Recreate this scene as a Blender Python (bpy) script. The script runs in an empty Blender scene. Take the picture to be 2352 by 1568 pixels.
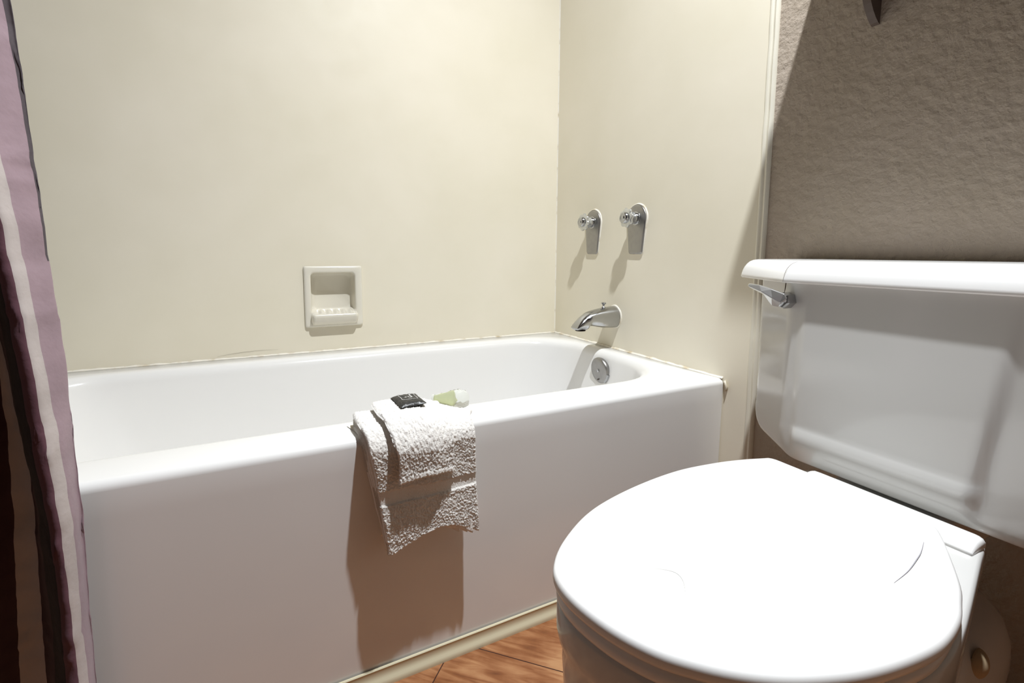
import bpy, bmesh, math, random
from mathutils import Vector, Matrix, noise
random.seed(3)
C = bpy.context.scene
COL = C.collection
PI = math.pi

# ------------------------------------------------------------------ helpers
def link(name, verts, faces, mat, parent=None, smooth=True, sharp=None):
    me = bpy.data.meshes.new(name)
    me.from_pydata([tuple(v) for v in verts], [], faces)
    bm = bmesh.new(); bm.from_mesh(me)
    bmesh.ops.remove_doubles(bm, verts=bm.verts, dist=1e-6)
    bmesh.ops.recalc_face_normals(bm, faces=bm.faces)
    bm.to_mesh(me); bm.free()
    for p in me.polygons: p.use_smooth = smooth
    if smooth and sharp: me.set_sharp_from_angle(angle=math.radians(sharp))
    if mat: me.materials.append(mat)
    o = bpy.data.objects.new(name, me); COL.objects.link(o)
    if parent: o.parent = parent; o.matrix_parent_inverse = parent.matrix_world.inverted()
    return o

def thing(name, label, cat, loc=(0, 0, 0), group=None):
    o = bpy.data.objects.new(name, None); COL.objects.link(o)
    o.empty_display_size = .05
    o.location = loc; bpy.context.view_layer.update()
    o['label'] = label; o['category'] = cat
    if group: o['group'] = group
    return o

def tag(o, label, cat, group=None):
    o['label'] = label; o['category'] = cat
    if group: o['group'] = group
    return o

def struct(o):
    o['kind'] = 'structure'; return o

class MB:
    def __init__(s): s.v = []; s.f = []
    def box(s, a, b):
        x0, y0, z0 = a; x1, y1, z1 = b; n = len(s.v)
        s.v += [(x0,y0,z0),(x1,y0,z0),(x1,y1,z0),(x0,y1,z0),(x0,y0,z1),(x1,y0,z1),(x1,y1,z1),(x0,y1,z1)]
        s.f += [tuple(n+i for i in q) for q in ((0,3,2,1),(4,5,6,7),(0,1,5,4),(1,2,6,5),(2,3,7,6),(3,0,4,7))]
        return s
    def loft(s, loops, cap0=True, cap1=True, closed=True):
        n = len(s.v); m = len(loops[0])
        for l in loops: s.v += [tuple(p) for p in l]
        for i in range(len(loops)-1):
            for j in range(m if closed else m-1):
                k = (j+1) % m
                s.f.append((n+i*m+j, n+i*m+k, n+(i+1)*m+k, n+(i+1)*m+j))
        if cap0: s.f.append(tuple(n+j for j in range(m)))
        if cap1: s.f.append(tuple(n+(len(loops)-1)*m+j for j in range(m)))
        return s
    def fan(s, loop, centre):
        n = len(s.v); m = len(loop)
        s.v += [tuple(p) for p in loop]+[tuple(centre)]
        for j in range(m): s.f.append((n+j, n+(j+1) % m, n+m))
        return s
    def build(s, name, mat, parent=None, smooth=True, sharp=None):
        return link(name, s.v, s.f, mat, parent, smooth, sharp)

def rrect(x0, x1, y0, y1, r, nc=10, ns=12):
    """rounded rectangle, r = radius at (x1,y1),(x0,y1),(x0,y0),(x1,y0)"""
    if not isinstance(r, (tuple, list)): r = (r,)*4
    cs = [((x1-r[0], y1-r[0]), 0, r[0]), ((x0+r[1], y1-r[1]), 90, r[1]),
          ((x0+r[2], y0+r[2]), 180, r[2]), ((x1-r[3], y0+r[3]), 270, r[3])]
    arcs = []
    for (cx, cy), a, rr in cs:
        arcs.append([(cx+rr*math.cos(math.radians(a+90*i/nc)), cy+rr*math.sin(math.radians(a+90*i/nc))) for i in range(nc+1)])
    out = []
    for i in range(4):
        out += arcs[i]
        p, q = arcs[i][-1], arcs[(i+1) % 4][0]
        for k in range(1, ns): out.append((p[0]+(q[0]-p[0])*k/ns, p[1]+(q[1]-p[1])*k/ns))
    return out

def circ(n, r, fn, lobes=0, amp=0):
    return [fn(r*(1+amp*math.cos(lobes*2*PI*i/n))*math.cos(2*PI*i/n), r*(1+amp*math.cos(lobes*2*PI*i/n))*math.sin(2*PI*i/n)) for i in range(n)]

def catmull(pts, per, closed=True):
    out = []; n = len(pts)
    rng = n if closed else n-1
    for i in range(rng):
        g = (lambda k: pts[k % n]) if closed else (lambda k: pts[max(0, min(n-1, k))])
        p0, p1, p2, p3 = g(i-1), g(i), g(i+1), g(i+2)
        for k in range(per):
            t = k/per
            out.append(tuple(.5*((2*b)+(-a+c)*t+(2*a-5*b+4*c-d)*t*t+(-a+3*b-3*c+d)*t**3) for a, b, c, d in zip(p0, p1, p2, p3)))
    if not closed: out.append(pts[-1])
    return out

def resample(pts, n):
    L = [0]
    m = len(pts)
    for i in range(m):
        a, b = pts[i], pts[(i+1) % m]; L.append(L[-1]+math.dist(a, b))
    out = []; j = 0
    for k in range(n):
        t = L[-1]*k/n
        while L[j+1] < t: j += 1
        u = (t-L[j])/max(1e-9, L[j+1]-L[j]); a, b = pts[j], pts[(j+1) % m]
        out.append(tuple(x+(y-x)*u for x, y in zip(a, b)))
    return out

def inset(loop, d):
    """offset a closed 2-D loop inwards by d"""
    n = len(loop); A = sum(loop[i][0]*loop[(i+1) % n][1]-loop[(i+1) % n][0]*loop[i][1] for i in range(n))
    s = 1 if A > 0 else -1; out = []
    for i in range(n):
        a, b = loop[i-1], loop[(i+1) % n]; tx, ty = b[0]-a[0], b[1]-a[1]; l = math.hypot(tx, ty) or 1
        out.append((loop[i][0]-s*ty/l*d, loop[i][1]+s*tx/l*d))
    return out

def lerp_tab(tab, z):
    if z >= tab[0][0]: return tab[0][1]
    for (z0, a), (z1, b) in zip(tab, tab[1:]):
        if z1 <= z <= z0: return b+(a-b)*(z-z1)/(z0-z1)
    return tab[-1][1]

def sm(a, b, x):
    t = max(0, min(1, (x-a)/(b-a))); return t*t*(3-2*t)

# ------------------------------------------------------------------ materials
def srgb(r, g, b):
    f = lambda c: (c/255/12.92) if c/255 <= .04045 else ((c/255+.055)/1.055)**2.4
    return (f(r), f(g), f(b), 1)

def mat(name, col, rough=.5, metal=0, spec=.5, **kw):
    m = bpy.data.materials.new(name); m.use_nodes = True
    b = m.node_tree.nodes['Principled BSDF']
    b.inputs['Base Color'].default_value = col
    b.inputs['Roughness'].default_value = rough
    b.inputs['Metallic'].default_value = metal
    b.inputs['Specular IOR Level'].default_value = spec
    for k, v in kw.items(): b.inputs[k].default_value = v
    return m

def N(m, t, **kw):
    n = m.node_tree.nodes.new(t)
    for k, v in kw.items():
        if k in n.inputs: n.inputs[k].default_value = v
        else: setattr(n, k, v)
    return n

def coords(m, scale=(1, 1, 1), rot=(0, 0, 0)):
    g = N(m, 'ShaderNodeNewGeometry'); mp = N(m, 'ShaderNodeMapping')
    mp.inputs['Scale'].default_value = scale; mp.inputs['Rotation'].default_value = rot
    m.node_tree.links.new(g.outputs['Position'], mp.inputs[0]); return mp.outputs[0]

def noisebump(m, scale, strength, dist, detail=3, vec=None, rough=.5):
    L = m.node_tree.links.new; b = m.node_tree.nodes['Principled BSDF']
    n = N(m, 'ShaderNodeTexNoise'); n.inputs['Scale'].default_value = scale; n.inputs['Detail'].default_value = detail
    n.inputs['Roughness'].default_value = rough
    L(vec or coords(m), n.inputs['Vector'])
    bp = N(m, 'ShaderNodeBump'); bp.inputs['Strength'].default_value = strength; bp.inputs['Distance'].default_value = dist
    L(n.outputs['Fac'], bp.inputs['Height'])
    prev = b.inputs['Normal'].links
    if prev: L(prev[0].from_socket, bp.inputs['Normal'])
    L(bp.outputs['Normal'], b.inputs['Normal']); return n, bp

def tint(m, c0, c1, scale, lo=.35, hi=.65, detail=4, vec=None, sock='Base Color'):
    L = m.node_tree.links.new; b = m.node_tree.nodes['Principled BSDF']
    n = N(m, 'ShaderNodeTexNoise'); n.inputs['Scale'].default_value = scale; n.inputs['Detail'].default_value = detail
    L(vec or coords(m), n.inputs['Vector'])
    r = N(m, 'ShaderNodeValToRGB'); e = r.color_ramp.elements
    e[0].position = lo; e[1].position = hi; e[0].color = c0; e[1].color = c1
    L(n.outputs['Fac'], r.inputs[0]); L(r.outputs[0], b.inputs[sock]); return r

# glossy fibreglass surround panels
PANEL = mat('surround_panel', srgb(232, 227, 211), .33, spec=.36)
tint(PANEL, srgb(230, 223, 203), srgb(236, 229, 211), 3.0)
tint(PANEL, (.34,)*3+(1,), (.50,)*3+(1,), 11, .40, .56, 7, sock='Roughness')
noisebump(PANEL, 14, .12, .004, 3)
# orange-peel plaster
TAUPE = mat('taupe_plaster', srgb(152, 138, 129), .55, spec=.3)
tint(TAUPE, srgb(170, 157, 141), srgb(176, 163, 149), 5)
noisebump(TAUPE, 60, .6, .007, 5, rough=.58)
noisebump(TAUPE, 22, .2, .01, 2)
CEIL = mat('ceiling_paint', srgb(150, 143, 136), .8)
TAUPE2 = mat('dark_taupe_paint', srgb(66, 60, 57), .7)
noisebump(CEIL, 80, .4, .004, 4)
CERAM = mat('tub_enamel', srgb(237, 236, 234), .16, spec=.5)
noisebump(CERAM, 3.0, .05, .01, 1)
CHINA = mat('toilet_china', srgb(208, 207, 204), .12, spec=.55)
PLAST = mat('seat_plastic', srgb(240, 239, 237), .26, spec=.45)
noisebump(PLAST, 5, .04, .006, 1)
DISH = mat('soap_dish_ceramic', srgb(226, 221, 207), .15)
CAULK = mat('caulk', srgb(236, 230, 214), .5)
tint(CAULK, srgb(205, 190, 160), srgb(240, 235, 222), 28, .3, .48)
JTRIM = mat('trim_plastic', srgb(226, 221, 205), .35)
COVE = mat('cream_cove_trim', srgb(218, 210, 180), .4)
CHROME = mat('chrome', (.47, .475, .485, 1), .13, 1)
tint(CHROME, (.09,)*3+(1,), (.22,)*3+(1,), 60, .4, .65, sock='Roughness')
PLATE = mat('dull_chrome', (.36, .35, .34, 1), .34, 1)
tint(PLATE, (.34,)*3+(1,), (.5,)*3+(1,), 70, .4, .65, sock='Roughness')
ACRYL = mat('clear_knob', (.62, .63, .62, 1), .12, .75, spec=.7)
DARK = mat('dark_gap', srgb(60, 46, 38), .8)
GRIME = mat('rust_stain', srgb(70, 50, 38), .8)
SHELF = mat('brown_shelf', srgb(86, 72, 64), .5)
BOLT = mat('aged_plastic', srgb(176, 156, 126), .85, spec=.15)
GREEN = mat('green_soap', srgb(243, 249, 200), .35, spec=.4)
WRAP = mat('clear_wrap', (.97, .99, .95, 1), .08, spec=.5)
WRAP.node_tree.nodes['Principled BSDF'].inputs['Transmission Weight'].default_value = .93
WRAP.node_tree.nodes['Principled BSDF'].inputs['IOR'].default_value = 1.12
BLACK = mat('black_foil', srgb(40, 39, 38), .38)
noisebump(BLACK, 90, .4, .003, 3)
PRINT = mat('grey_print', srgb(186, 184, 180), .5)

TERRY = mat('terry_cloth', srgb(238, 234, 228), .95, spec=.1)
TERRY.node_tree.nodes['Principled BSDF'].inputs['Sheen Weight'].default_value = .25
noisebump(TERRY, 420, .8, .0015, 3)
WOVEN = mat('woven_cloth', srgb(234, 228, 218), .9, spec=.1)
noisebump(WOVEN, 700, .4, .0006, 2)

# floor: wood-look vinyl laid diagonally
FLOOR = mat('wood_vinyl', srgb(150, 95, 60), .42, spec=.35)
def _floor():
    m = FLOOR; L = m.node_tree.links.new; b = m.node_tree.nodes['Principled BSDF']
    v = coords(m, (1, 1, 1), (0, 0, math.radians(45)))
    off = N(m, 'ShaderNodeVectorMath', operation='ADD'); L(v, off.inputs[0])
    off.inputs[1].default_value = (.2824, -.0249, 0)
    br = N(m, 'ShaderNodeTexBrick', offset=.5, squash=1.0)
    br.inputs['Scale'].default_value = 1; br.inputs['Brick Width'].default_value = .62; br.inputs['Row Height'].default_value = .2
    br.inputs['Mortar Size'].default_value = .0011; br.inputs['Mortar Smooth'].default_value = .2; br.inputs['Bias'].default_value = 0
    br.inputs['Color1'].default_value = (.25, .25, .25, 1); br.inputs['Color2'].default_value = (.8, .8, .8, 1); br.inputs['Mortar'].default_value = (0, 0, 0, 1)
    L(off.outputs[0], br.inputs['Vector'])
    sc = N(m, 'ShaderNodeMapping'); sc.inputs['Scale'].default_value = (9, 60, 9); L(off.outputs[0], sc.inputs[0])
    ad = N(m, 'ShaderNodeVectorMath', operation='ADD'); L(sc.outputs[0], ad.inputs[0]); L(br.outputs['Color'], ad.inputs[1])
    n1 = N(m, 'ShaderNodeTexNoise'); n1.inputs['Scale'].default_value = 1; n1.inputs['Detail'].default_value = 7; n1.inputs['Distortion'].default_value = 1.2
    L(ad.outputs[0], n1.inputs['Vector'])
    n2 = N(m, 'ShaderNodeTexNoise'); n2.inputs['Scale'].default_value = 11; n2.inputs['Detail'].default_value = 4; L(v, n2.inputs['Vector'])
    mx = N(m, 'ShaderNodeMath', operation='MULTIPLY_ADD'); L(n2.outputs['Fac'], mx.inputs[0]); mx.inputs[1].default_value = .6; 
    h = N(m, 'ShaderNodeMath', operation='MULTIPLY'); L(n1.outputs['Fac'], h.inputs[0]); h.inputs[1].default_value = .55; L(h.outputs[0], mx.inputs[2])
    r = N(m, 'ShaderNodeValToRGB'); cr = r.color_ramp
    cr.elements[0].position = .40; cr.elements[0].color = srgb(108, 64, 38)
    cr.elements[1].position = .74; cr.elements[1].color = srgb(186, 140, 98)
    e = cr.elements.new(.52); e.color = srgb(140, 89, 54)
    e = cr.elements.new(.62); e.color = srgb(164, 114, 76)
    L(mx.outputs[0], r.inputs[0])
    mm = N(m, 'ShaderNodeMix', data_type='RGBA', blend_type='MIX'); L(br.outputs['Fac'], mm.inputs['Factor'])
    L(r.outputs[0], mm.inputs['A']); mm.inputs['B'].default_value = srgb(62, 34, 24)
    L(mm.outputs['Result'], b.inputs['Base Color'])
    bp = N(m, 'ShaderNodeBump'); bp.inputs['Strength'].default_value = .3; bp.inputs['Distance'].default_value = .002
    L(n1.outputs['Fac'], bp.inputs['Height']); L(bp.outputs[0], b.inputs['Normal'])
_floor()

# ------------------------------------------------------------------ room
W = .7347; H = .43; XL = -1.53; YF = -3.1; ZC = 2.48; TP = -.797
MB().box((XL-.1, YF-.1, -.06), (.1, .1, 0)).build('floor', FLOOR, smooth=False)['kind'] = 'structure'
MB().box((XL-.1, YF-.1, ZC), (.1, .1, ZC+.05)).build('ceiling', CEIL, smooth=False)['kind'] = 'structure'
# back wall with a hole for the recessed soap dish
nx0, nx1, nz0, nz1 = -.842, -.713, .540, .665
b = MB()
b.box((XL-.1, 0, 0), (nx0, .1, ZC)).box((nx1, 0, 0), (.1, .1, ZC)).box((nx0, 0, 0), (nx1, .1, nz0)).box((nx0, 0, nz1), (nx1, .1, ZC)).box((nx0, .06, nz0), (nx1, .1, nz1))
struct(b.build('wall_back', PANEL, smooth=False))
struct(MB().box((.0, YF-.1, 0), (.1, 0, ZC)).build('wall_right', TAUPE, smooth=False))
struct(MB().box((-.004, TP, 0), (.0, -.0005, ZC)).build('wall_right_panel', PANEL, smooth=False))
struct(MB().box((XL-.1, YF-.1, 0), (XL, 0, ZC)).build('wall_left', TAUPE2, smooth=False))
struct(MB().box((XL, YF-.1, 0), (0, YF, ZC)).build('wall_front', TAUPE2, smooth=False))

def extrude_profile(prof, a, b, axis, name, m, sharp=40):
    """prof: 2-D points in the plane normal to axis"""
    mk = {'z': lambda p, t: (p[0], p[1], t), 'x': lambda p, t: (t, p[0], p[1])}[axis]
    n = max(2, int(abs(b-a)/.02)); loops = []
    for i in range(n+1):
        t = a+(b-a)*i/n; loops.append([mk(p, t) for p in prof])
    return MB().loft(loops).build(name, m, sharp=sharp)
# J-moulding that closes the panel edge (two ribs)
prof = [(0, TP+.003), (-.004, TP+.003), (-.0065, TP+.001), (-.0075, TP-.002), (-.0065, TP-.005), (-.0048, TP-.0065), (-.0048, TP-.009), (-.0068, TP-.0105), (-.0075, TP-.013), (-.006, TP-.016), (-.002, TP-.018), (0, TP-.018)]
o = extrude_profile(prof, 0, ZC, 'z', 'trim_1', JTRIM); struct(o)
for v in o.data.vertices:
    if v.co.x < -.001: v.co.x += .0012*noise.noise(Vector((0, 0, v.co.z*22))); v.co.y += .0012*noise.noise(Vector((5, 0, v.co.z*9)))
# caulk bead in the wall corner
struct(extrude_profile([(-.004, 0), (-.0066, 0), (-.0056, -.0014), (-.004, -.0028)], H, ZC, 'z', 'trim_2', CAULK))
# caulk along the tub rim: back and tap end
def bead(p0, p1, nrm, name, r=.004):
    p0, p1, nrm = Vector(p0), Vector(p1), Vector(nrm); n = int((p1-p0).length/.008); loops = []
    for i in range(n+1):
        p = p0.lerp(p1, i/n); k = 1+.45*noise.noise(p*35)+.25*noise.noise(p*90); rr = r*k
        loops.append([p, p+nrm*rr*1.1, p+nrm*rr*.75+Vector((0, 0, rr*.55)), p+Vector((0, 0, rr*1.15))])
    return MB().loft(loops).build(name, CAULK)
struct(bead((XL, 0, H-.0005), (-.004, 0, H-.0005), (0, -1, 0), 'trim_3'))
struct(bead((-.004, 0, H-.0005), (-.004, -W+.004, H-.0005), (-1, 0, 0), 'trim_4', .0045))
# cream cove strip along the foot of the apron
prof = [(-W, 0), (-W, .0305), (-W-.0022, .0305), (-W-.0035, .029), (-W-.0028, .027), (-W-.0026, .019), (-W-.0034, .0155), (-W-.0048, .0122), (-W-.0070, .0092), (-W-.0082, .0060), (-W-.0086, .003), (-W-.0086, 0)]
struct(extrude_profile(prof, XL, -.004, 'x', 'baseboard_tub', COVE))

# ------------------------------------------------------------------ bathtub
tub = thing('bathtub', 'white enamel bathtub with a flat apron front, set against the beige surround', 'bathtub', (-.76, -.36, 0))
def tub_loops():
    L = []
    o = lambda d, z, r=.004: L.append([(x, y, z) for x, y in rrect(XL+.001, -.005, -W+d, -.001, r, 12, 24)])
    o(.003, .0); o(.0025, .03); o(.0015, .20); o(0, .38); o(0, .417)
    for a in range(1, 7):
        t = a/6*PI/2; o(.013*(1-math.cos(t)), .417+.013*math.sin(t))
    i0 = (XL+.07, -.036, -.652, -.055)
    def inn(d, z, dl=0, rr=0):
        r = (.15-rr, .15-rr, .19-rr, .19-rr)
        L.append([(x, y, z) for x, y in rrect(i0[0]+d+dl, i0[1]-d, i0[2]+d, i0[3]-d, r, 12, 24)])
    inn(-.004, H); inn(0, H-.0003)
    for a in range(1, 9):
        t = a/8*PI/2*.93; inn(.024*math.sin(t), H-.028*(1-math.cos(t)))
    inn(.028, .37, .01); inn(.034, .30, .03); inn(.043, .22, .06); inn(.056, .15, .10, .01); inn(.07, .115, .12, .02); inn(.095, .09, .14, .03); inn(.13, .08, .15, .04); inn(.2, .075, .16, .1)
    return L
TL = tub_loops()
mb = MB().loft(TL, cap0=False, cap1=True)
mb.build('tub_body', CERAM, tub)
# overflow plate with its trip lever lip, on the tap end inside the tub
ov = []
oc = Vector((-.0620, -.352, .3715)); tilt = .09
def ovf(r, d):
    return [(oc.x-d-math.sin(tilt)*q, oc.y+p, oc.z+q) for p, q in [(r*math.cos(2*PI*i/40), r*math.sin(2*PI*i/40)) for i in range(40)]]
mb = MB().loft([ovf(.0385, -.002), ovf(.0395, .004), ovf(.0385, .009), ovf(.035, .0115), ovf(.02, .0128), ovf(.004, .0132)])
op = mb.build('overflow_plate', PLATE, tub)
mb = MB().loft([ovf(.0052, .0128), ovf(.005, .0152), ovf(.003, .0155)]); s1 = mb.build('screw', CHROME, op)
mb = MB(); mb.loft([[(oc.x-.0135, oc.y+.0022*math.cos(a), oc.z-.027+.0022*math.sin(a)) for a in [2*PI*i/12 for i in range(12)]], [(oc.x-.0110, oc.y+.0022*math.cos(a), oc.z-.027+.0022*math.sin(a)) for a in [2*PI*i/12 for i in range(12)]]]); mb.build('screw_hole', DARK, op)
lip = []
for i in range(9):
    a = math.radians(-150-30*i/8*2.6); 
    lip.append([(oc.x-.001, oc.y+.036*math.cos(a), oc.z+.036*math.sin(a)), (oc.x-.001, oc.y+.044*math.cos(a), oc.z+.044*math.sin(a)), (oc.x-.010, oc.y+.0435*math.cos(a), oc.z+.0435*math.sin(a)), (oc.x-.0105, oc.y+.037*math.cos(a), oc.z+.037*math.sin(a))])
# small lever tongue at the plate's near side
lv = MB().loft([[(x-.0005, -.001+oc.y+math.cos(math.radians(a))*r, oc.z+math.sin(math.radians(a))*r) for x, r in ((oc.x+.004, .036), (oc.x+.004, .0425), (oc.x-.0085, .0415), (oc.x-.009, .036))] for a in range(188, 236, 4)])
lv.build('trip_lever', CHROME, op, sharp=40)
# curl of old caulk at the front corner
cc = MB(); pts = [Vector((-.006, -W-.001, .426)), Vector((-.008, -W-.005, .424)), Vector((-.009, -W-.008, .418)), Vector((-.006, -W-.0095, .411)), Vector((-.007, -W-.0075, .404))]
cc.loft([[p+Vector((.0022*math.cos(a)*(1+.3*k % 2), .003*math.cos(a+1), .0022*math.sin(a))) for a in [2*PI*i/8 for i in range(8)]] for k, p in enumerate(pts)])
cc.build('caulk_curl', CAULK, tub)

# ------------------------------------------------------------------ soap dish
sd = thing('soap_dish', 'off-white ceramic soap dish recessed in the back wall, with a ridged tray lip', 'soap dish', (-.777, 0, .59))
def xz(l, y): return [(x, y, z) for x, z in l]
fx0, fx1, fz0, fz1 = -.857, -.695, .5025, .6805
rr = lambda d, r: rrect(fx0+d, fx1-d, fz0+d, fz1-d, r, 8, 10)
ri = lambda d, r: rrect(-.8385+d, -.7165-d, .5445+d, .6605-d, r, 8, 10)
MB().loft([xz(rr(0, .006), -.0005), xz(rr(.0003, .006), -.005), xz(rr(.0018, .006), -.0078), xz(rr(.005, .006), -.0092),
           xz(ri(-.004, .012), -.0092), xz(ri(-.0012, .0115), -.0080), xz(ri(0, .011), -.005), xz(ri(.001, .012), .012), xz(ri(.002, .014), .028), xz(ri(.005, .016), .0355), xz(ri(.012, .012), .0385)], cap0=False).build('dish_body', DISH, sd)
# tray: rounded lip that leans out of the recess, with drain ridges
tx0, tx1 = -.8405, -.711
def tray_sec(t):
    # section in (y,z), t = 0..1 across x
    e = min(t, 1-t)*(tx1-tx0); k = math.sqrt(max(0, 1-(1-min(1, e/.010))**2))*.985+.015
    base = [(.034, .5530), (.012, .5508), (-.008, .5470), (-.020, .5432), (-.029, .5435), (-.0340, .5412), (-.0352, .5360), (-.0330, .5300), (-.0275, .5200), (-.0180, .5120), (-.0060, .5090), (-.002, .512), (.002, .528), (.034, .5300)]
    base = catmull(base, 3)
    cy, cz = .0, .531
    return [(cy+(y-cy)*(.55+.45*k) if y < 0 else y, cz+(z-cz)*(.5+.5*k)) for y, z in base]
loops = []
nT = 96
for i in range(nT+1):
    t = i/nT; x = tx0+(tx1-tx0)*t
    sec = tray_sec(t)
    w = math.cos(2*PI*(t-.06)*6.3)
    L = []
    for y, z in sec:
        if z > .540 and -.026 < y < .014 and .1 < t < .95:
            z += .0026*w*sm(-.027, -.018, y)*(1-sm(-.002, .014, y))
        L.append((x, y, z))
    loops.append(L)
MB().loft(loops).build('soap_tray', DISH, sd)

# ------------------------------------------------------------------ tap handles, spout
def teardrop(yc, zc, d, x):
    # rounded head radius .038, tapering to a square foot
    R_ = .0385-d; pts = []
    for i in range(25):
        a = math.radians(-12+204*i/24); pts.append((R_*math.cos(a), R_*math.sin(a)))
    ft = [(-.0285+d, -.094+d), (-.0265+d, -.0985+d), (-.022+d, -.1005+d), (.022-d, -.1005+d), (.0265-d, -.0985+d), (.0285-d, -.094+d)]
    pts += ft
    return [(x, yc+p, zc+q) for p, q in pts]
def handle(yc, zc, label, rot):
    t = thing('tap_handle', label, 'tap handle', (-.004, yc, zc), 'tap handles on the end wall')
    MB().loft([teardrop(yc, zc, 0, -.0038), teardrop(yc, zc, 0, -.0075), teardrop(yc, zc, .0012, -.0092), teardrop(yc, zc, .005, -.0102), teardrop(yc, zc, .018, -.0110)]).build('wall_plate', PLATE, t)
    # white sealant ring round the plate, thickest on the side away from the corner
    g = []
    outer = teardrop(yc, zc, 0, 0)
    n = len(outer); L = [[], [], [], []]
    for i in range(n):
        x, y, z = outer[i]; dy, dz = y-yc, z-(zc-.02)
        l = math.hypot(dy, dz); u, v = dy/l, dz/l
        k = .0052*(.35+.65*sm(-.3, .75, -u*.9+v*.55))*(1+.4*noise.noise(Vector((y*60, z*60, 2))))
        if z < zc-.085: k = .0012
        L[0].append((-.0038, y, z)); L[1].append((-.0078, y+u*.0002, z+v*.0002)); L[2].append((-.0066, y+u*k*.7, z+v*k*.7)); L[3].append((-.0038, y+u*k, z+v*k))
    MB().loft(L, cap0=False, cap1=False).build('sealant_ring', CAULK, t)
    ax = lambda x: (lambda p, q: (x, yc+p*math.cos(rot)-q*math.sin(rot), zc+p*math.sin(rot)+q*math.cos(rot)))
    c = lambda r, x, lb=0, am=0: circ(64, r, ax(x), lb, am)
    MB().loft([c(.0195, -.0105), c(.0190, -.0122), c(.0165, -.0128), c(.0160, -.0132), c(.0160, -.022), c(.0150, -.0245)]).build('stem_sleeve', CHROME, t, sharp=50)
    MB().loft([c(.0150, -.0235, 6, .03), c(.0182, -.0255, 6, .035), c(.0182, -.0375, 6, .035), c(.0190, -.0395, 6, .04), c(.0235, -.0405, 8, .06), c(.0255, -.0415, 8, .075), c(.0262, -.0450, 8, .08), c(.0250, -.0475, 8, .075), c(.0205, -.0490, 8, .04), c(.015, -.0495)]).build('knob', ACRYL, t, sharp=40)
    MB().loft([c(.0158, -.0490), c(.0158, -.0535), c(.0150, -.0565), c(.0128, -.0583), c(.0102, -.0586), c(.0095, -.0580), c(.0070, -.0580), c(.0062, -.0590), c(.002, -.0594)]).build('knob_cap', CHROME, t, sharp=60)
handle(-.2195, .8195, 'chrome tap handle on a tapered plate, the one nearer the wall corner', .2)
handle(-.4215, .8205, 'chrome tap handle on a tapered plate, the one nearer the toilet', -.15)

sp = thing('tub_spout', 'chrome tub spout with a small diverter knob on top, above the overflow plate', 'tub spout', (-.004, -.333, .528))
yc = -.333
# x, top z, bottom z, half width, squareness
sec = [(-.004, .5610, .4960, .0315), (-.010, .5620, .4955, .0315), (-.03, .5600, .4965, .0305), (-.055, .5575, .4990, .0290), (-.075, .5545, .5025, .0275), (-.092, .5510, .5055, .0262), (-.103, .5480, .5070, .0252), (-.108, .5460, .5030, .0247), (-.1115, .5440, .4965, .0243), (-.118, .5400, .4945, .0236), (-.128, .5330, .4945, .0226), (-.138, .5240, .4950, .0212), (-.146, .5150, .4965, .0196), (-.1500, .5090, .4985, .0180), (-.1515, .5055, .5005, .0150)]
loops = []
for x, zt, zb, hw in sec:
    L = []
    for i in range(48):
        a = 2*PI*i/48; ca, sa = math.cos(a), math.sin(a)
        zc_ = (zt+zb)/2; hh = (zt-zb)/2; p = .82 if sa < 0 else .95
        L.append((x, yc+hw*math.copysign(abs(ca)**p, ca), zc_+hh*math.copysign(abs(sa)**p, sa)))
    loops.append(L)
spb = MB().loft(loops).build('spout_body', CHROME, sp)
MB().loft([[(-.1290+.0155*math.cos(a), yc+.0155*math.sin(a), z) for a in [2*PI*i/24 for i in range(24)]] for z in (.4938, .4950)]).build('spout_mouth', DARK, sp)
k = lambda r, z: [(-.046+r*math.cos(a), yc+r*math.sin(a), z) for a in [2*PI*i/24 for i in range(24)]]
MB().loft([k(.0075, .5565), k(.0065, .5605), k(.0035, .562), k(.0033, .5675), k(.0050, .5685), k(.0078, .5710), k(.0080, .5728), k(.006, .5742), k(.002, .5748)]).build('diverter_knob', CHROME, sp)
L = [[], [], [], []]
for i in range(48):
    a = 2*PI*i/48; kk = .005*(.4+.6*sm(-.6, .9, math.sin(a)*.4-math.cos(a)))*(1+.3*noise.noise(Vector((a*2, 0, 0))))
    y, z = yc+.0315*math.cos(a), .5285+.0327*math.sin(a)
    L[0].append((-.0038, y, z)); L[1].append((-.0080, y, z)); L[2].append((-.0065, y+kk*.7*math.cos(a), z+kk*.7*math.sin(a))); L[3].append((-.0038, y+kk*math.cos(a), z+kk*math.sin(a)))
MB().loft(L, cap0=False, cap1=False).build('sealant_ring', CAULK, sp)

# ------------------------------------------------------------------ toilet
T = thing('toilet', 'white two-piece toilet with its lid closed, standing in front of the grey-brown wall', 'toilet', (-.3, -1.175, 0))
LID = [(-.725,-1.123),(-.698,-1.097),(-.649,-1.067),(-.598,-1.049),(-.531,-1.036),(-.464,-1.031),(-.402,-1.037),(-.360,-1.046),(-.328,-1.0565),(-.317,-1.061),(-.3125,-1.072),(-.3125,-1.085),(-.312,-1.14),(-.312,-1.19),(-.3125,-1.236),(-.316,-1.252),(-.330,-1.265),(-.373,-1.290),(-.413,-1.311),(-.439,-1.321),(-.467,-1.330),(-.507,-1.335),(-.547,-1.332),(-.588,-1.324),(-.621,-1.313),(-.649,-1.300),(-.673,-1.284),(-.694,-1.265),(-.713,-1.242),(-.728,-1.210),(-.736,-1.174),(-.735,-1.145)]
lidl = resample(catmull(LID, 8), 180)
def at(l, z): return [(x, y, z) for x, y in l]
def dome(l, d):
    out = []
    cx, cy = -.52, -1.185
    for x, y in l: out.append((x, y))
    return out
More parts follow.
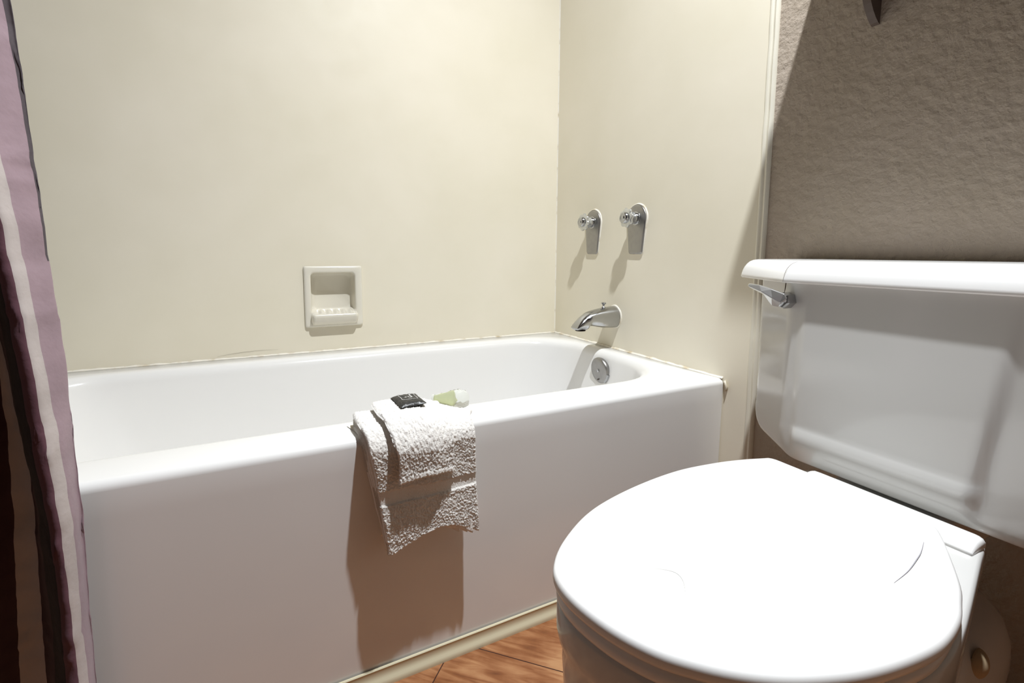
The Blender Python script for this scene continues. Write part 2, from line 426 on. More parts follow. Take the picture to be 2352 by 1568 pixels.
lo = [at(inset(lidl, .005), .4150), at(inset(lidl, .001), .4165), at(lidl, .4195), at(lidl, .4250), at(inset(lidl, .0012), .4280), at(inset(lidl, .0035), .4298), at(inset(lidl, .007), .4305)]
for s in (.9, .7, .45, .2):
    lo.append([(-.52+(x+.52)*s, -1.185+(y+1.185)*s, .4305+.0035*(1-s*s)) for x, y in inset(lidl, .007)])
lid = MB().loft(lo).build('toilet_lid', PLAST, T)
seatl = [(x, y) for x, y in inset(lidl, .0035)]
inner = [(-.52+(x+.52)*.62, -1.185+(y+1.185)*.62) for x, y in seatl]
MB().loft([at(inner, .4005), at(inset(seatl, .005), .3985), at(inset(seatl, .001), .4005), at(seatl, .404), at(seatl, .409), at(inset(seatl, .002), .4128), at(inset(seatl, .006), .4145), at(inner, .4145), at(inner, .4005)], cap0=False, cap1=False).build('toilet_seat', PLAST, T)
# hinge bar along the back of the seat
hb = MB()
sec = [(-.2545, .3985), (-.2545, .4075), (-.2565, .4100), (-.2620, .4110), (-.2720, .4105), (-.2800, .4075), (-.2870, .4020), (-.2890, .3985)]
ys = [-1.087, -1.089, -1.092, -1.10]+[-1.10-.0085*i for i in range(1, 20)]+[-1.268, -1.272, -1.2755, -1.2775]
loops = []
for i, y in enumerate(ys):
    e = min(i, len(ys)-1-i); f = (.6, .85, .96, 1)[min(3, e)]
    loops.append([(-.2715+(x+.2715)*(1 if e > 1 else .97), y, .3985+(z-.3985)*f) for x, z in sec])
hb.loft(loops).build('hinge_bar', PLAST, T)
# bowl: rim outline widens into the rear deck
BO = [(-.235,-1.070),(-.27,-1.062),(-.33,-1.052),(-.40,-1.043),(-.464,-1.038),(-.531,-1.042),(-.598,-1.054),(-.649,-1.072),(-.698,-1.101),(-.722,-1.126),(-.731,-1.147),(-.731,-1.174),(-.722,-1.208),(-.708,-1.238),(-.690,-1.260),(-.669,-1.279),(-.647,-1.294),(-.588,-1.318),(-.547,-1.326),(-.507,-1.330),(-.467,-1.3285),(-.425,-1.3205),(-.38,-1.3095),(-.33,-1.2965),(-.28,-1.2835),(-.25,-1.2760),(-.235,-1.2685),(-.232,-1.25),(-.232,-1.17),(-.232,-1.09)]
bo = resample(catmull(BO, 8), 180)
def scl(l, s, cx=-.47, cy=-1.18, dx=0): return [(cx+(x-cx)*s+dx, cy+(y-cy)*s) for x, y in l]
bl = [at(inset(bo, .012), .3983), at(inset(bo, .004), .3980), at(inset(bo, .001), .3965), at(bo, .393), at(bo, .372), at(inset(bo, .002), .362), at(inset(bo, .006), .352)]
bl += [at(scl(bo, .975), .335), at(scl(bo, .965, dx=.000), .30), at(scl(bo, .945, dx=.004), .25), at(scl(bo, .90, dx=.015), .20), at(scl(bo, .78, dx=.045), .15), at(scl(bo, .70, dx=.06), .10), at(scl(bo, .66, dx=.07), .05), at(scl(bo, .68, dx=.07), .02), at(scl(bo, .69, dx=.07), 0)]
MB().loft(bl).build('bowl', CHINA, T)
# deck shelf under the tank and its trapway
def roundbox(x0, x1, y0, y1, z0, z1, r, name, m, rv=.006, parent=T):
    a = lambda d: rrect(x0+d, x1-d, y0+d, y1-d, max(.001, r-d), 8, 8)
    return MB().loft([at(a(rv), z0), at(a(rv*.3), z0+rv*.3), at(a(0), z0+rv), at(a(0), z1-rv), at(a(rv*.3), z1-rv*.3), at(a(rv), z1)]).build(name, m, parent)
roundbox(-.250, -.06, -1.238, -1.100, .345, .3975, .03, 'tank_shelf', CHINA)
loops = []
for z, ry, x0, x1 in ((0, .088, -.38, -.045), (.012, .088, -.38, -.045), (.03, .074, -.37, -.05), (.08, .066, -.36, -.05), (.14, .100, -.34, -.050), (.19, .104, -.33, -.050), (.22, .103, -.33, -.055), (.245, .096, -.33, -.065), (.265, .084, -.33, -.085), (.28, .055, -.33, -.11), (.345, .05, -.33, -.12)):
    L = []
    cx = (x0+x1)/2; rx = (x1-x0)/2
    for i in range(60):
        a = 2*PI*i/60; c, s = math.cos(a), math.sin(a)
        q = Vector((c, s, z*9)); n_ = 1+.02*noise.noise(q*2.3)
        L.append((cx+rx*math.copysign(abs(c)**.7, c), -1.176+ry*n_*math.copysign(abs(s)**.7, s), z))
    loops.append(L)
MB().loft(loops).build('trapway', CHINA, T)
# plastic cap on the side of the trapway
loops = []
for i in range(9):
    t = i/8*PI/2; r = .0165*math.cos(t); loops.append([(-.218+r*math.cos(a)*1.0, -1.2700-.012*math.sin(t), .237+r*math.sin(a)*1.1) for a in [2*PI*j/28 for j in range(28)]])
MB().loft(loops).build('bolt_cap', BOLT, T)

# tank
def tank_outline(dn, df, chx=.006):
    """dn: inset at the ends, df: inset of the front face"""
    xf = -.24+df; y0 = -1.415+dn; y1 = -.927-dn
    P = [(-.012, y1), (-.168, y1), (xf, y1-.102+dn*.35), (xf, y0+.092-dn*.35), (-.168, y0), (-.012, y0)]
    rad = [.006, .03, .035, .035, .03, .006]
    out = []
    n = len(P)
    for i in range(n):
        p, a, b_ = Vector(P[i]), Vector(P[i-1]), Vector(P[(i+1) % n])
        u = (a-p).normalized(); v = (b_-p).normalized(); ang = u.angle(v); d = rad[i]/math.tan(ang/2)
        d = min(d, (a-p).length*.45, (b_-p).length*.45)
        s, e = p+u*d, p+v*d
        for k in range(11):
            t = k/10; out.append(tuple((1-t)**2*s+2*t*(1-t)*p+t*t*e))
    return out
def densify(l, step=.006):
    out = []
    for i in range(len(l)):
        a, b_ = l[i], l[(i+1) % len(l)]; k = max(1, int(round(math.dist(a, b_)/step)))
        for j in range(k): out.append((a[0]+(b_[0]-a[0])*j/k, a[1]+(b_[1]-a[1])*j/k))
    return out
base = tank_outline(0, 0)
NT = 240
zs = []
z = .4045
prof_t = [(.4045, .030, .010), (.4050, .026, .006), (.4065, .0215, .0035), (.409, .017, .0018), (.413, .012, .0006), (.418, .008, 0), (.425, .0045, 0), (.433, .002, 0), (.442, .0005, 0), (.452, 0, 0)]
z = .458
while z < .6835: prof_t.append((z, .0018*(1-(z-.458)/.225)-.0008, 0)); z += .005
prof_t.append((.6835, -.001, 0))
def panel_depth(y, z):
    # recessed field on the front face, softly bordered
    zb = .4515
    left = -1.040; right = -1.268-.10*(z-.45)
    m_ = 1-sm(left-.014, left, y)
    m_ *= sm(right, right+.016, y)
    ledge = m_*(1-sm(zb-.002, zb+.010, z))*sm(.408, .436, z)
    m_ *= sm(.410, .440, z)*(1-sm(.52, .68, z)*.85)
    return -.0065*m_-.0042*ledge
loops = []
for z, dn, df in prof_t:
    l = resample(densify(tank_outline(dn, df)), NT)
    # rotate start so that loops line up
    loops.append([(x+(panel_depth(y, z) if x < -.225 else 0), y, z) for x, y in l])
MB().loft(loops).build('tank', CHINA, T)
# tank lid: full curved moulding with bevelled corners
def lid_outline(d):
    xf = -.2505+d; y0 = -1.440+d; y1 = -.868-d
    P = [(-.006, y1), (-.150, y1), (xf, y1-.152+d*.4), (xf, y0+.108-d*.4), (-.150, y0), (-.006, y0)]
    rad = [.006, .03, .006, .006, .03, .006]
    out = []
    n = len(P)
    for i in range(n):
        p, a, b_ = Vector(P[i]), Vector(P[i-1]), Vector(P[(i+1) % n])
        u = (a-p).normalized(); v = (b_-p).normalized(); ang = u.angle(v); dd = min(rad[i]/math.tan(ang/2), .4*(a-p).length, .4*(b_-p).length)
        s, e = p+u*dd, p+v*dd
        for k_ in range(9):
            t = k_/8; out.append(tuple((1-t)**2*s+2*t*(1-t)*p+t*t*e))
    return out
lp = [(.6790, .006), (.6785, .0035), (.6790, .0012), (.6805, 0), (.6850, .0008), (.6920, .003), (.6985, .0062), (.7040, .0105), (.7085, .016), (.7112, .0225), (.7125, .031), (.7130, .045), (.7132, .08)]
tl = MB().loft([at(lid_outline(d), z) for z, d in lp]).build('tank_lid', mat('lid_china', srgb(240, 239, 237), .14, spec=.5), T, sharp=60)
# hairline crack down the lid's bevel crease
def fineline(pts, w, name, m, parent, up=(0, 0, 1)):
    up = Vector(up); loops = []
    P = [Vector(p) for p in catmull(pts, 6, False)]
    for i, p in enumerate(P):
        t = (P[min(len(P)-1, i+1)]-P[max(0, i-1)]).normalized(); s = t.cross(up).normalized(); u = s.cross(t)
        k_ = w*(.25+.75*math.sin(PI*min(1, max(0, i/(len(P)-1)))) )
        loops.append([p+s*k_*.5, p+u*k_*.35, p-s*k_*.5, p-u*k_*.2])
    return MB().loft(loops).build(name, m, parent)
fineline([(-.2508, -1.0205, .6800), (-.2490, -1.0215, .6915), (-.2450, -1.0230, .7005), (-.2390, -1.0260, .7075), (-.2305, -1.0295, .7110)], .0007, 'crack', GRIME, tl, (-1, 0, 0))
fineline([(-.2415, -1.0205, .6835), (-.2413, -1.0195, .6730), (-.2411, -1.0185, .6630)], .0016, 'rust_streak', GRIME, T, (-1, 0, 0))
# flush lever
arm = [(-.2620,-.9710,.6750),(-.2620,-.9750,.6680),(-.2620,-1.0020,.6580),(-.2620,-1.0090,.6480),(-.2620,-1.0130,.6430),(-.2620,-1.0250,.6420),(-.2620,-1.0290,.6490),(-.2620,-1.0350,.6560),(-.2620,-1.0310,.6630),(-.2620,-1.0100,.6690),(-.2620,-.9900,.6735)]
ridge = [(-.2670, -.9735, .6712), (-.2690, -1.0000, .6632), (-.2690, -1.0180, .6545), (-.2680, -1.0290, .6490)]
n_ = len(arm); V = [Vector(p) for p in arm]; cen = sum(V, Vector())/n_
V2 = [v+Vector((.004, 0, 0)) for v in V]
R_ = [Vector(p) for p in ridge]
verts = V+V2+R_; r0 = 2*n_
faces = [tuple(reversed(range(n_, 2*n_)))]
for i in range(n_): faces.append((i, (i+1) % n_, n_+(i+1) % n_, n_+i))
faces += [(0, 1, r0), (1, 2, r0+1, r0), (2, 3, r0+1), (3, 4, r0+2, r0+1), (4, 5, r0+2), (5, 6, r0+3, r0+2), (6, 7, r0+3), (7, 8, r0+3), (8, 9, r0+2, r0+3), (9, 10, r0+1, r0+2), (10, 0, r0, r0+1)]
la = link('flush_lever', verts, faces, mat('lever_chrome', (.62, .62, .61, 1), .28, .95), T, smooth=False)
mod = la.modifiers.new('bevel', 'BEVEL'); mod.width = .0012; mod.segments = 2
hexl = lambda x, r: [(x, -1.0255+r*math.cos(math.radians(15+60*i)), .6520+r*math.sin(math.radians(15+60*i))) for i in range(6)]
MB().loft([hexl(-.236, .0125), hexl(-.2565, .0125), hexl(-.2600, .0105)]).build('lever_nut', CHROME, la, smooth=False)
# scratch and hairs on the closed lid
fineline([(-.371, -1.266, .4322), (-.395, -1.2735, .4325), (-.413, -1.2775, .4326), (-.441, -1.2825, .4325), (-.471, -1.285, .4324)], .0010, 'scratch', mat('scratch_grey', srgb(170, 168, 175), .6), lid)
fineline([(-.660, -1.170, .4330), (-.648, -1.176, .4331), (-.636, -1.188, .4331), (-.638, -1.200, .4330), (-.65, -1.214, .4327)], .00035, 'stray_hair', mat('pale_hair', srgb(170, 168, 160), .6), lid)

# ------------------------------------------------------------------ shelf over the toilet (only its bracket's tip is in view)
sh = thing('wall_shelf', 'dark brown bracketed shelf on the grey-brown wall high above the toilet tank', 'shelf', (0, -1.12, 1.30))
roundbox(-.185, -.0005, -1.42, -.902, 1.292, 1.310, .003, 'board', SHELF, .002, sh)
def bracket(y):
    out = [(0, 1.292), (-.085, 1.292), (-.083, 1.262), (-.070, 1.225), (-.054, 1.190), (-.043, 1.165), (-.038, 1.155), (-.031, 1.142), (-.023, 1.131), (-.014, 1.122), (-.006, 1.116), (0, 1.1135)]
    out = [(min(x, -.0004), z) for x, z in out]
    MB().loft([[(x, y+.006, z) for x, z in out], [(x, y-.006, z) for x, z in out]]).build('bracket', SHELF, sh, smooth=False)
bracket(-.992); bracket(-1.325)

# ------------------------------------------------------------------ shower curtain
E_ = [(1.2,-1.190),(.98,-1.185),(.9,-1.182),(.8,-1.178),(.7,-1.1755),(.6,-1.170),(.5,-1.168),(.4,-1.166),(.3,-1.168),(.2,-1.168),(.05,-1.170)]
BAND = [(1.2,-1.201),(.98,-1.192),(.9,-1.1866),(.8,-1.1805),(.7,-1.1762),(.6,-1.1702),(.05,-1.1702)]
MG = [(1.2,-1.230),(.98,-1.216),(.9,-1.211),(.834,-1.206),(.766,-1.200),(.691,-1.194),(.61,-1.188),(.525,-1.182),(.451,-1.178),(.392,-1.176),(.28,-1.177),(.18,-1.175),(.05,-1.175)]
GP = [(1.2,-1.247),(.98,-1.232),(.9,-1.225),(.754,-1.212),(.688,-1.206),(.611,-1.199),(.503,-1.193),(.432,-1.189),(.355,-1.187),(.187,-1.185),(.05,-1.185)]
PB = [(1.2,-1.260),(.98,-1.245),(.8,-1.228),(.689,-1.217),(.612,-1.210),(.502,-1.204),(.442,-1.199),(.374,-1.196),(.32,-1.195),(.192,-1.197),(.05,-1.198)]
BL = [(1.2,-1.270),(.98,-1.256),(.8,-1.237),(.628,-1.218),(.564,-1.216),(.498,-1.212),(.444,-1.206),(.36,-1.205),(.274,-1.203),(.196,-1.206),(.05,-1.206)]
TR = [(1.2,-1.273),(.98,-1.258),(.8,-1.239),(.603,-1.2195),(.511,-1.2135),(.471,-1.2085),(.362,-1.210),(.249,-1.213),(.05,-1.216)]
TLf = [(1.2,-1.285),(.98,-1.270),(.8,-1.249),(.603,-1.226),(.514,-1.2245),(.435,-1.226),(.313,-1.232),(.21,-1.237),(.05,-1.242)]
cols = [(E_, -.770), (BAND, -.773), (MG, -.797), (GP, -.812), (PB, -.808), (BL, -.778), (TR, -.757), (TLf, -.753)]
cx, cy = -.9586, -1.4815
extra = [(-.018, -.766), (-.026, -.755), (-.034, -.766), (-.048, -.780), (-.062, -.770), (-.075, -.755), (-.09, -.770), (-.11, -.783), (-.13, -.765), (-.16, -.78), (-.19, -.762), (-.215, -.78), (-.24, -.766)]
zs = [1.95-(1.95-.03)*i/260 for i in range(261)]
verts = []; us = []
SUB = 6
for z in zs:
    cp = []
    zz = z if z <= 1.2 else 1.2
    for i, (tab, Y) in enumerate(cols):
        x = lerp_tab(tab, zz)
        if z > 1.2: x -= (z-1.2)*.03
        w = 1 if z > .1 else 1
        k_ = (Y-cy)/(-.76-cy); cp.append((cx+(x-cx)*k_, Y))
    bx = cp[-1][0]
    for dx, Y in extra: cp.append((max(bx+dx*(1 if z < 1.2 else 1), XL+.012), Y))
    line = catmull(cp, SUB, False)
    for j, (x, y) in enumerate(line):
        g = sm(0, 10, j)
        wr = .0022*noise.noise(Vector((x*18, z*26, 3)))+.0022*noise.noise(Vector((x*22, z*80, 8)))*(.6+.4*g)
        cr_ = -.0026*max(0, 1-abs(math.sin(z*24+1.3*noise.noise(Vector((j*.2, z*3, 1)))))*7)
        verts.append((x+.0012*noise.noise(Vector((0, z*30, 4))), y+wr+cr_, z))
m_ = (len(cols)+len(extra)-1)*SUB+1
faces = []
for i in range(len(zs)-1):
    for j in range(m_-1): faces.append((i*m_+j, i*m_+j+1, (i+1)*m_+j+1, (i+1)*m_+j))
me = bpy.data.meshes.new('shower_curtain'); me.from_pydata(verts, [], faces)
uv = me.uv_layers.new(name='stripe')
for p in me.polygons:
    p.use_smooth = True
    for li, vi in zip(p.loop_indices, p.vertices): uv.data[li].uv = ((min(vi % m_, SUB*.97)/SUB*.0+1.02 if (vi % m_ <= SUB and verts[vi][2] < .715) else (vi % m_)/SUB)/24.0+.0005, vi//m_/260)
CUR = mat('striped_curtain', (.3, .25, .26, 1), .75, spec=.25)
CUR.node_tree.nodes['Principled BSDF'].inputs['Sheen Weight'].default_value = .1
def _cur():
    m = CUR; L = m.node_tree.links.new; b = m.node_tree.nodes['Principled BSDF']
    u = N(m, 'ShaderNodeUVMap', uv_map='stripe'); s = N(m, 'ShaderNodeSeparateXYZ'); L(u.outputs[0], s.inputs[0])
    r = N(m, 'ShaderNodeValToRGB'); cr = r.color_ramp; cr.interpolation = 'CONSTANT'
    char = srgb(84, 76, 80); mauve = srgb(158, 137, 145); grey = srgb(190, 181, 178); plum = srgb(104, 72, 82); blk = srgb(26, 24, 25); plum2 = srgb(70, 48, 52)
    seq = [char, mauve, grey, plum, blk, plum2, grey, plum2, blk, plum2, mauve, grey, plum, blk, plum2, grey, mauve, plum, blk, grey, plum]
    cr.elements[0].color = seq[0]; cr.elements[0].position = 0
    cr.elements[1].color = seq[1]; cr.elements[1].position = 1/24
    for i, c in enumerate(seq[2:], 2):
        e = cr.elements.new(i/24); e.color = c
    L(s.outputs[0], r.inputs[0])
    n = N(m, 'ShaderNodeTexNoise'); n.inputs['Scale'].default_value = 26; n.inputs['Detail'].default_value = 4; L(coords(m), n.inputs['Vector'])
    mp = N(m, 'ShaderNodeMapRange'); mp.inputs['To Min'].default_value = .78; mp.inputs['To Max'].default_value = 1.16; L(n.outputs['Fac'], mp.inputs[0])
    mx = N(m, 'ShaderNodeVectorMath', operation='SCALE'); L(r.outputs[0], mx.inputs[0]); L(mp.outputs[0], mx.inputs['Scale'])
    L(mx.outputs[0], b.inputs['Base Color'])
_cur(); noisebump(CUR, 160, .25, .0015, 3)
me.materials.append(CUR)
cur = bpy.data.objects.new('shower_curtain', me); COL.objects.link(cur)
sol = cur.modifiers.new('cloth', 'SOLIDIFY'); sol.thickness = .0012; sol.offset = 0
tag(cur, 'mauve, grey, plum and black striped shower curtain bunched at the left end of the tub', 'shower curtain')

# ------------------------------------------------------------------ towels over the rim
def drape(name, xl, xr, top, off, zend, yback, thick, m, parent, pile=.0014, step=.00125, seed=0, band=None, mid=.0014, hemz=None, bulge=0, frontoff=None):
    """cloth slab over the tub rim. xl/xr(s): edges; off(u): height of outer face over the rim at the top;
    zend(u): height of the hem; s = distance from the bend (negative on the rim top)"""
    R0 = .016
    nu = max(12, int(abs(xr(0)-xl(0))/step)); 
    smax = max(.43-zend(i/20) for i in range(21))+.03
    sb = -( -yback-(-( -.7187)))  # unused
    topl = (-.7187)-0
    ltop = abs(yback-(-W+.016))
    nv = int((ltop+.03+smax)/step)
    front = []; back = []
    for j in range(nv+1):
        rowf = []; rowb = []
        for i in range(nu+1):
            u = i/nu
            o_ = off(u); fo = (frontoff or off)(u)
            r = R0+ (o_+fo)/2
            arc = r*PI/2
            zfront = .43-R0                       # where the vertical part starts
            total = ltop+arc+(zfront-zend(u))
            s = total*j/nv
            t_edge = min(u, 1-u)*abs(xr(0)-xl(0)); rd = min(1, t_edge/(thick*.5)); rim_ = math.sqrt(max(0, 1-(1-rd)**2))
            e0 = min(s, total-s); rd2 = min(1, e0/(thick*.35)); rim2 = math.sqrt(max(0, 1-(1-rd2)**2))
            k_ = min(rim_, rim2)
            cy_, cz_ = -W+R0, .43-R0
            x = xl(s-ltop)+(xr(s-ltop)-xl(s-ltop))*u
            if s < ltop:
                p = Vector((0, yback-s, .43)); nrm = Vector((0, 0, 1)); oo = o_
                d = s-ltop
            elif s < ltop+arc:
                a = (s-ltop)/arc*PI/2; nrm = Vector((0, -math.sin(a), math.cos(a))); p = Vector((0, cy_, cz_))+nrm*R0; oo = o_+(fo-o_)*sm(0, 1, (s-ltop)/arc)
                d = s-ltop
            else:
                p = Vector((0, -W, cz_-(s-ltop-arc))); nrm = Vector((0, -1, 0)); oo = fo
                d = s-ltop
            p.x = x
            fall = max(0, .414-p.z)
            oo += bulge*sm(.02, .19, fall)*(.55+.45*abs(2*u-1)**1.5)
            w1 = noise.noise(Vector((x*26+seed, s*20, seed*1.7)))*mid+noise.noise(Vector((x*90+seed, s*90, 3.3)))*mid*.3
            q = Vector((x, p.y, p.z))
            pl = pile
            if band:
                bz = band(u)
                if bz[0] < p.z < bz[1] and s > ltop: pl = pile*.10; w1 -= .0026
            if hemz and s > ltop and p.z < zend(u)+hemz: pl = pile*.35; w1 += .0008+.0007*math.sin(u*95)
            w2 = pl*(noise.noise(q*620)*1.0+noise.noise(q*1150)*.6+noise.noise(q*320)*.4)
            f = p+nrm*(oo-thick*.5*(1-k_)+w1+w2*k_)
            g = p+nrm*(oo-thick+thick*.5*(1-k_)+w1*.4)
            sx = (noise.noise(q*300+Vector((9, 0, 0)))*.0008)*k_
            f.x += sx
            rowf.append(f); rowb.append(g)
        front.append(rowf); back.append(rowb)
    verts = [v for r_ in front for v in r_]+[v for r_ in back for v in r_]
    A = (nu+1)*(nv+1); faces = []
    idx = lambda j, i: j*(nu+1)+i
    for j in range(nv):
        for i in range(nu):
            faces.append((idx(j, i), idx(j, i+1), idx(j+1, i+1), idx(j+1, i)))
            faces.append((A+idx(j, i), A+idx(j+1, i), A+idx(j+1, i+1), A+idx(j, i+1)))
        faces.append((idx(j, 0), idx(j+1, 0), A+idx(j+1, 0), A+idx(j, 0)))
        faces.append((idx(j, nu), A+idx(j, nu), A+idx(j+1, nu), idx(j+1, nu)))
    for i in range(nu):
        faces.append((idx(0, i), A+idx(0, i), A+idx(0, i+1), idx(0, i+1)))
        faces.append((idx(nv, i), idx(nv, i+1), A+idx(nv, i+1), A+idx(nv, i)))
    return link(name, verts, faces, m, parent)

def tab(pts):
    pts = sorted(pts)
    def f(s):
        if s <= pts[0][0]: return pts[0][1]
        for (a, p), (b_, q) in zip(pts, pts[1:]):
            if s <= b_: t = (s-a)/(b_-a); return p+(q-p)*(t*t*(3-2*t)*.5+t*.5)
        return pts[-1][1]
    return f

# thin woven cloth lying under the terry towel
uc = drape('under_cloth', tab([(-.06, -.846), (-.0, -.834), (.03, -.828), (.08, -.818), (.13, -.811), (.2, -.805)]), tab([(-.1, -.70), (.3, -.70)]), 0,
      lambda u: .0022, lambda u: .262, -.668, .0016, WOVEN, None, pile=.0001, step=.003, seed=5, mid=.0002)
tag(uc, 'thin smooth white cloth folded under the left side of the terry towel', 'cloth')

ht = thing('hand_towel', 'larger white terry towel with a flat woven band, folded over the tub rim', 'towel', (-.735, -.735, .43))
hemf = tab([(0, .252), (.06, .250), (.2, .259), (.38, .269), (.55, .274), (.7, .271), (.85, .260), (1, .246)])
xlf = tab([(-.06, -.834), (-.02, -.838), (.02, -.836), (.06, -.829), (.12, -.819), (.18, -.812), (.23, -.805)])
xrf = tab([(-.06, -.628), (0, -.638), (.03, -.651), (.08, -.651), (.14, -.650), (.19, -.648), (.23, -.647)])
offt = lambda u: .026-.009*sm(.55, .95, u)
offf = lambda u: .040-.007*sm(.6, .95, u)
bandf = lambda u: (.333, .3555-.004*u)
drape('outer_fold', xlf, xrf, 0, offt, hemf, -.676, .0100, TERRY, ht, pile=.0016, seed=1, band=bandf, mid=.0022, frontoff=offf, bulge=.005)
for k_, (dz, dx0, dx1) in enumerate(((-.0015, .004, -.006), (-.0040, .006, -.012), (-.0070, .006, -.022))):
    tk = .0045; base_o = (.0152-.0043*k_)
    drape('inner_fold', (lambda s, a=dx0: xlf(s)+a*sm(.1, .2, s)), (lambda s, a=dx1: xrf(s)-.006+a*sm(.0, .2, s)), 0,
          (lambda u, b_=base_o: b_*(1-.4*sm(.55, .95, u))), (lambda u, d=dz: hemf(u)+d+.003*sm(.7, 1, u)), -.676, tk*.85, TERRY, ht, pile=.0006, step=.0026, seed=10+k_, mid=.0008,
          frontoff=(lambda u, k2=k_: .0280-.0085*k2), bulge=.012-.002*k_)

wc = thing('washcloth', 'smaller white terry washcloth lying on top of the folded towel, with a ribbed hem', 'washcloth', (-.745, -.735, .45))
wl = tab([(-.06, -.804), (-.02, -.808), (.02, -.808), (.05, -.801), (.08, -.796), (.11, -.789)])
wr = tab([(-.06, -.686), (0, -.692), (.03, -.694), (.12, -.694)])
drape('terry_fold', wl, wr, 0, lambda u: .041-.013*sm(.5, 1.0, u), tab([(0, .370), (.15, .3715), (.4, .3745), (.7, .3735), (1, .367)]), -.680, .0095, TERRY, wc, pile=.0018, seed=21, mid=.0024, hemz=.009,
      frontoff=lambda u: .0605-.013*sm(.6, 1, u), bulge=.005)

# ------------------------------------------------------------------ black soap sachet
SX, SY, SZ = -.7505, -.7100, .4740
sa = thing('soap_packet', 'small black foil soap packet with a grey printed square, on top of the washcloth', 'soap packet', (SX, SY, SZ))
A_ = math.radians(2)
def sloc(p, q, h):
    c, s = math.cos(A_), math.sin(A_)
    return (SX+p*c-q*s, SY+p*s+q*c, SZ+h)
nS = 40; vv = []; ff = []
hx, hy = .0225, .0300
for side in (1, -1):
    for j in range(nS+1):
        for i in range(nS+1):
            p, q = -1+2*i/nS, -1+2*j/nS
            e = max(0, 1-abs(p)**3.2)**.6*max(0, 1-abs(q)**3.2)**.6
            pin = 1-.05*(1-p*p)*abs(q)**2; pin2 = 1-.05*(1-q*q)*abs(p)**2
            h = side*.0062*e+.0011*noise.noise(Vector((p*3, q*3, side)))*(.2+e)+.0007*noise.noise(Vector((p*9, q*9, side*2)))+.0022*p*q*0
            vv.append(sloc(p*hx*pin2, q*hy*pin, h+.0018*(abs(q)**4)*(p*.5)))
for sidx in range(2):
    o_ = sidx*(nS+1)**2
    for j in range(nS):
        for i in range(nS):
            a = o_+j*(nS+1)+i; ff.append((a, a+1, a+nS+2, a+nS+1) if sidx == 0 else (a, a+nS+1, a+nS+2, a+1))
body = link('foil_wrapper', vv, ff, BLACK, sa)
def on_top(p, q):
    e = max(0, 1-abs(p)**3.2)**.6*max(0, 1-abs(q)**3.2)**.6
    h = .0062*e+.0011*noise.noise(Vector((p*3, q*3, 1)))*(.2+e)+.0007*noise.noise(Vector((p*9, q*9, 2)))+.00035
    return sloc(p*hx*(1-.05*(1-q*q)*abs(p)**2), q*hy*(1-.05*(1-p*p)*abs(q)**2), h)
pr = MB()
def bar(p0, q0, p1, q1, w, wq=None):
    n = 14; lo_ = []
    dp, dq = p1-p0, q1-q0; l = math.hypot(dp*hx, dq*hy); np_, nq_ = -dq*hy/l/hx*w, dp*hx/l/hy*w
    for i in range(n+1):
        t = i/n; p, q = p0+dp*t, q0+dq*t
        a, b_ = on_top(p-np_/2, q-nq_/2), on_top(p+np_/2, q+nq_/2)
        lo_.append([a, b_, (b_[0], b_[1], b_[2]-.0005), (a[0], a[1], a[2]-.0005)])
    pr.loft(lo_)
bw = .0011
bar(-.56, .66, -.56, -.40, bw); bar(-.56, -.40, .58, -.40, bw); bar(.58, -.40, .58, .66, bw)
# the small mark: two dots and an upright stroke with a foot
bar(-.28, .0, -.12, .0, .0042); bar(-.05, .02, .10, .02, .0055); bar(.24, -.12, .24, .46, .0026); bar(.10, -.08, .24, -.08, .0034)
pr.build('printed_mark', PRINT, sa, smooth=False)

# ------------------------------------------------------------------ green soap in a clear wrapper
gp = thing('wrapped_soap', 'pale green soap in a crinkled clear wrapper, on the tub rim behind the washcloth', 'wrapped soap', (-.66, -.675, .445))
def pod(name, x0, x1, rfun, m, parent, amp, seed, n=44, ns=44):
    lo_ = []
    a0 = Vector((-.697, -.668, .4600)); a1 = Vector((-.632, -.690, .4500)); ax = (a1-a0).normalized(); sd_ = ax.cross(Vector((0, 0, 1))).normalized(); up = sd_.cross(ax)
    Ln = (a1-a0).length
    for i in range(n+1):
        t = x0+(x1-x0)*i/n; c = a0+ax*Ln*t; rw, rh = rfun(t)
        if i == 0: rw *= .3; rh *= .3
        if i == n: rw *= .12; rh *= .12
        L = []
        for j in range(ns):
            a = 2*PI*j/ns; k_ = 1+amp*noise.noise(Vector((math.cos(a)*2.2, math.sin(a)*2.2, t*7+seed)))+amp*.7*noise.noise(Vector((math.cos(a)*5, math.sin(a)*5, t*15+seed)))
            L.append(c+sd_*rw*k_*math.cos(a)+up*rh*k_*math.sin(a))
        lo_.append(L)
    return MB().loft(lo_).build(name, m, parent)
def r_wrap(t):
    k_ = (.25+.75*sm(-.02, .75, t))*math.sqrt(max(0, 1-max(0, (t-.78)/.23)**2.4)); return (.0235*k_+.001, .0190*k_+.0008)
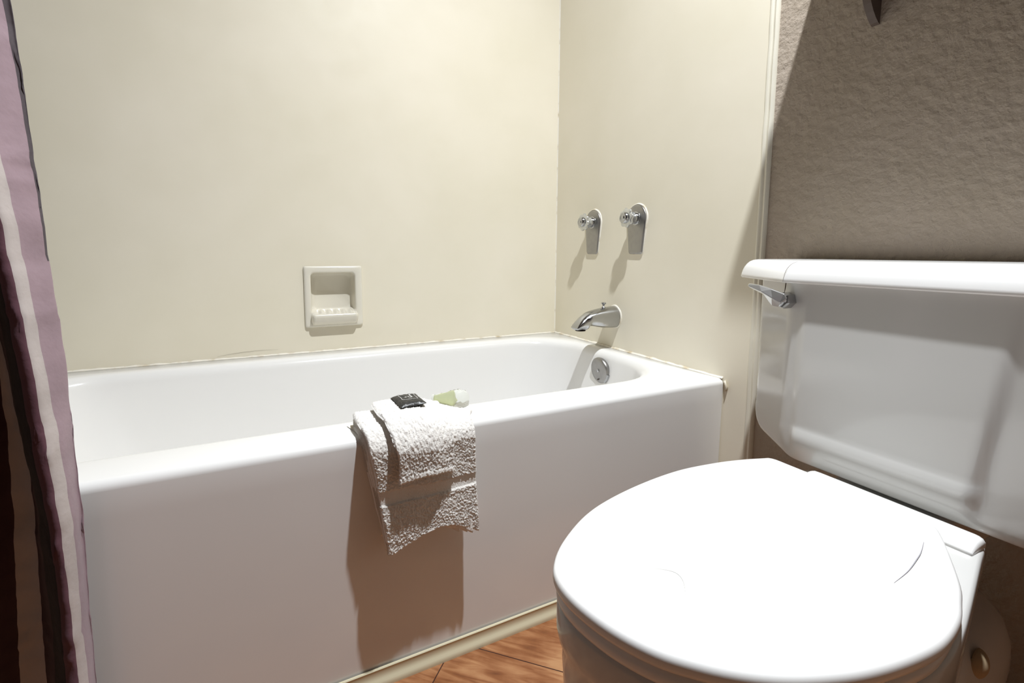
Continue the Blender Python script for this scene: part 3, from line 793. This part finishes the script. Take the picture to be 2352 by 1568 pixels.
def r_soap(t):
    k_ = (.24+.76*sm(-.02, .75, t))*(1-.9*sm(.56, .68, t)); return (.0210*k_, .0168*k_)
pod('clear_wrapper', 0, 1, r_wrap, WRAP, gp, .13, 3)
pod('soap_bar', .06, .68, r_soap, GREEN, gp, .05, 3)

# stray hair stuck to the back panel above the rim
hr = fineline([(-1.08, -.0012, .4385), (-1.05, -.0012, .4425), (-1.015, -.0012, .4455), (-.975, -.0012, .4468), (-.93, -.0012, .4455)], .0006, 'hair', mat('dark_hair', srgb(120, 108, 92), .6), None, (0, -1, 0))
tag(hr, 'thin dark strand of hair stuck to the beige back wall just above the tub rim', 'hair')

# ------------------------------------------------------------------ light, camera
ld = bpy.data.lights.new('ceiling_bulb', 'AREA'); ld.shape = 'DISK'; ld.size = .046; ld.energy = 38.5; ld.spread = math.radians(148); ld.color = (.94, .98, 1.02)
lo_ = bpy.data.objects.new('ceiling_bulb', ld); COL.objects.link(lo_); lo_.location = (-.47, -1.19, 2.40)
w = bpy.data.worlds.new('World'); C.world = w; w.use_nodes = True
w.node_tree.nodes['Background'].inputs[0].default_value = (.5, .5, .5, 1); w.node_tree.nodes['Background'].inputs[1].default_value = .0

cd = bpy.data.cameras.new('camera'); cam = bpy.data.objects.new('camera', cd); COL.objects.link(cam); C.camera = cam
cd.sensor_width = 36; cd.lens = 36*1099.1/2352; cd.shift_x = (1176-1163.5)/2352; cd.shift_y = (699.4-784)/2352; cd.clip_start = .01
r_ = Vector((.89166192, -.45266421, .00584291)); u_ = Vector((.04369342, .09889983, .99413767)); f_ = Vector((.4505884, .88617941, -.10796366))
M = Matrix(((r_.x, u_.x, -f_.x, -.95858), (r_.y, u_.y, -f_.y, -1.48148), (r_.z, u_.z, -f_.z, .72185), (0, 0, 0, 1)))
cam.matrix_world = M
vs = C.view_settings; vs.view_transform = 'Standard'; vs.look = 'None'; vs.gamma = 1; vs.exposure = 0; vs.use_curve_mapping = False
C.cycles.max_bounces = 10; C.cycles.diffuse_bounces = 6; C.cycles.transmission_bounces = 8
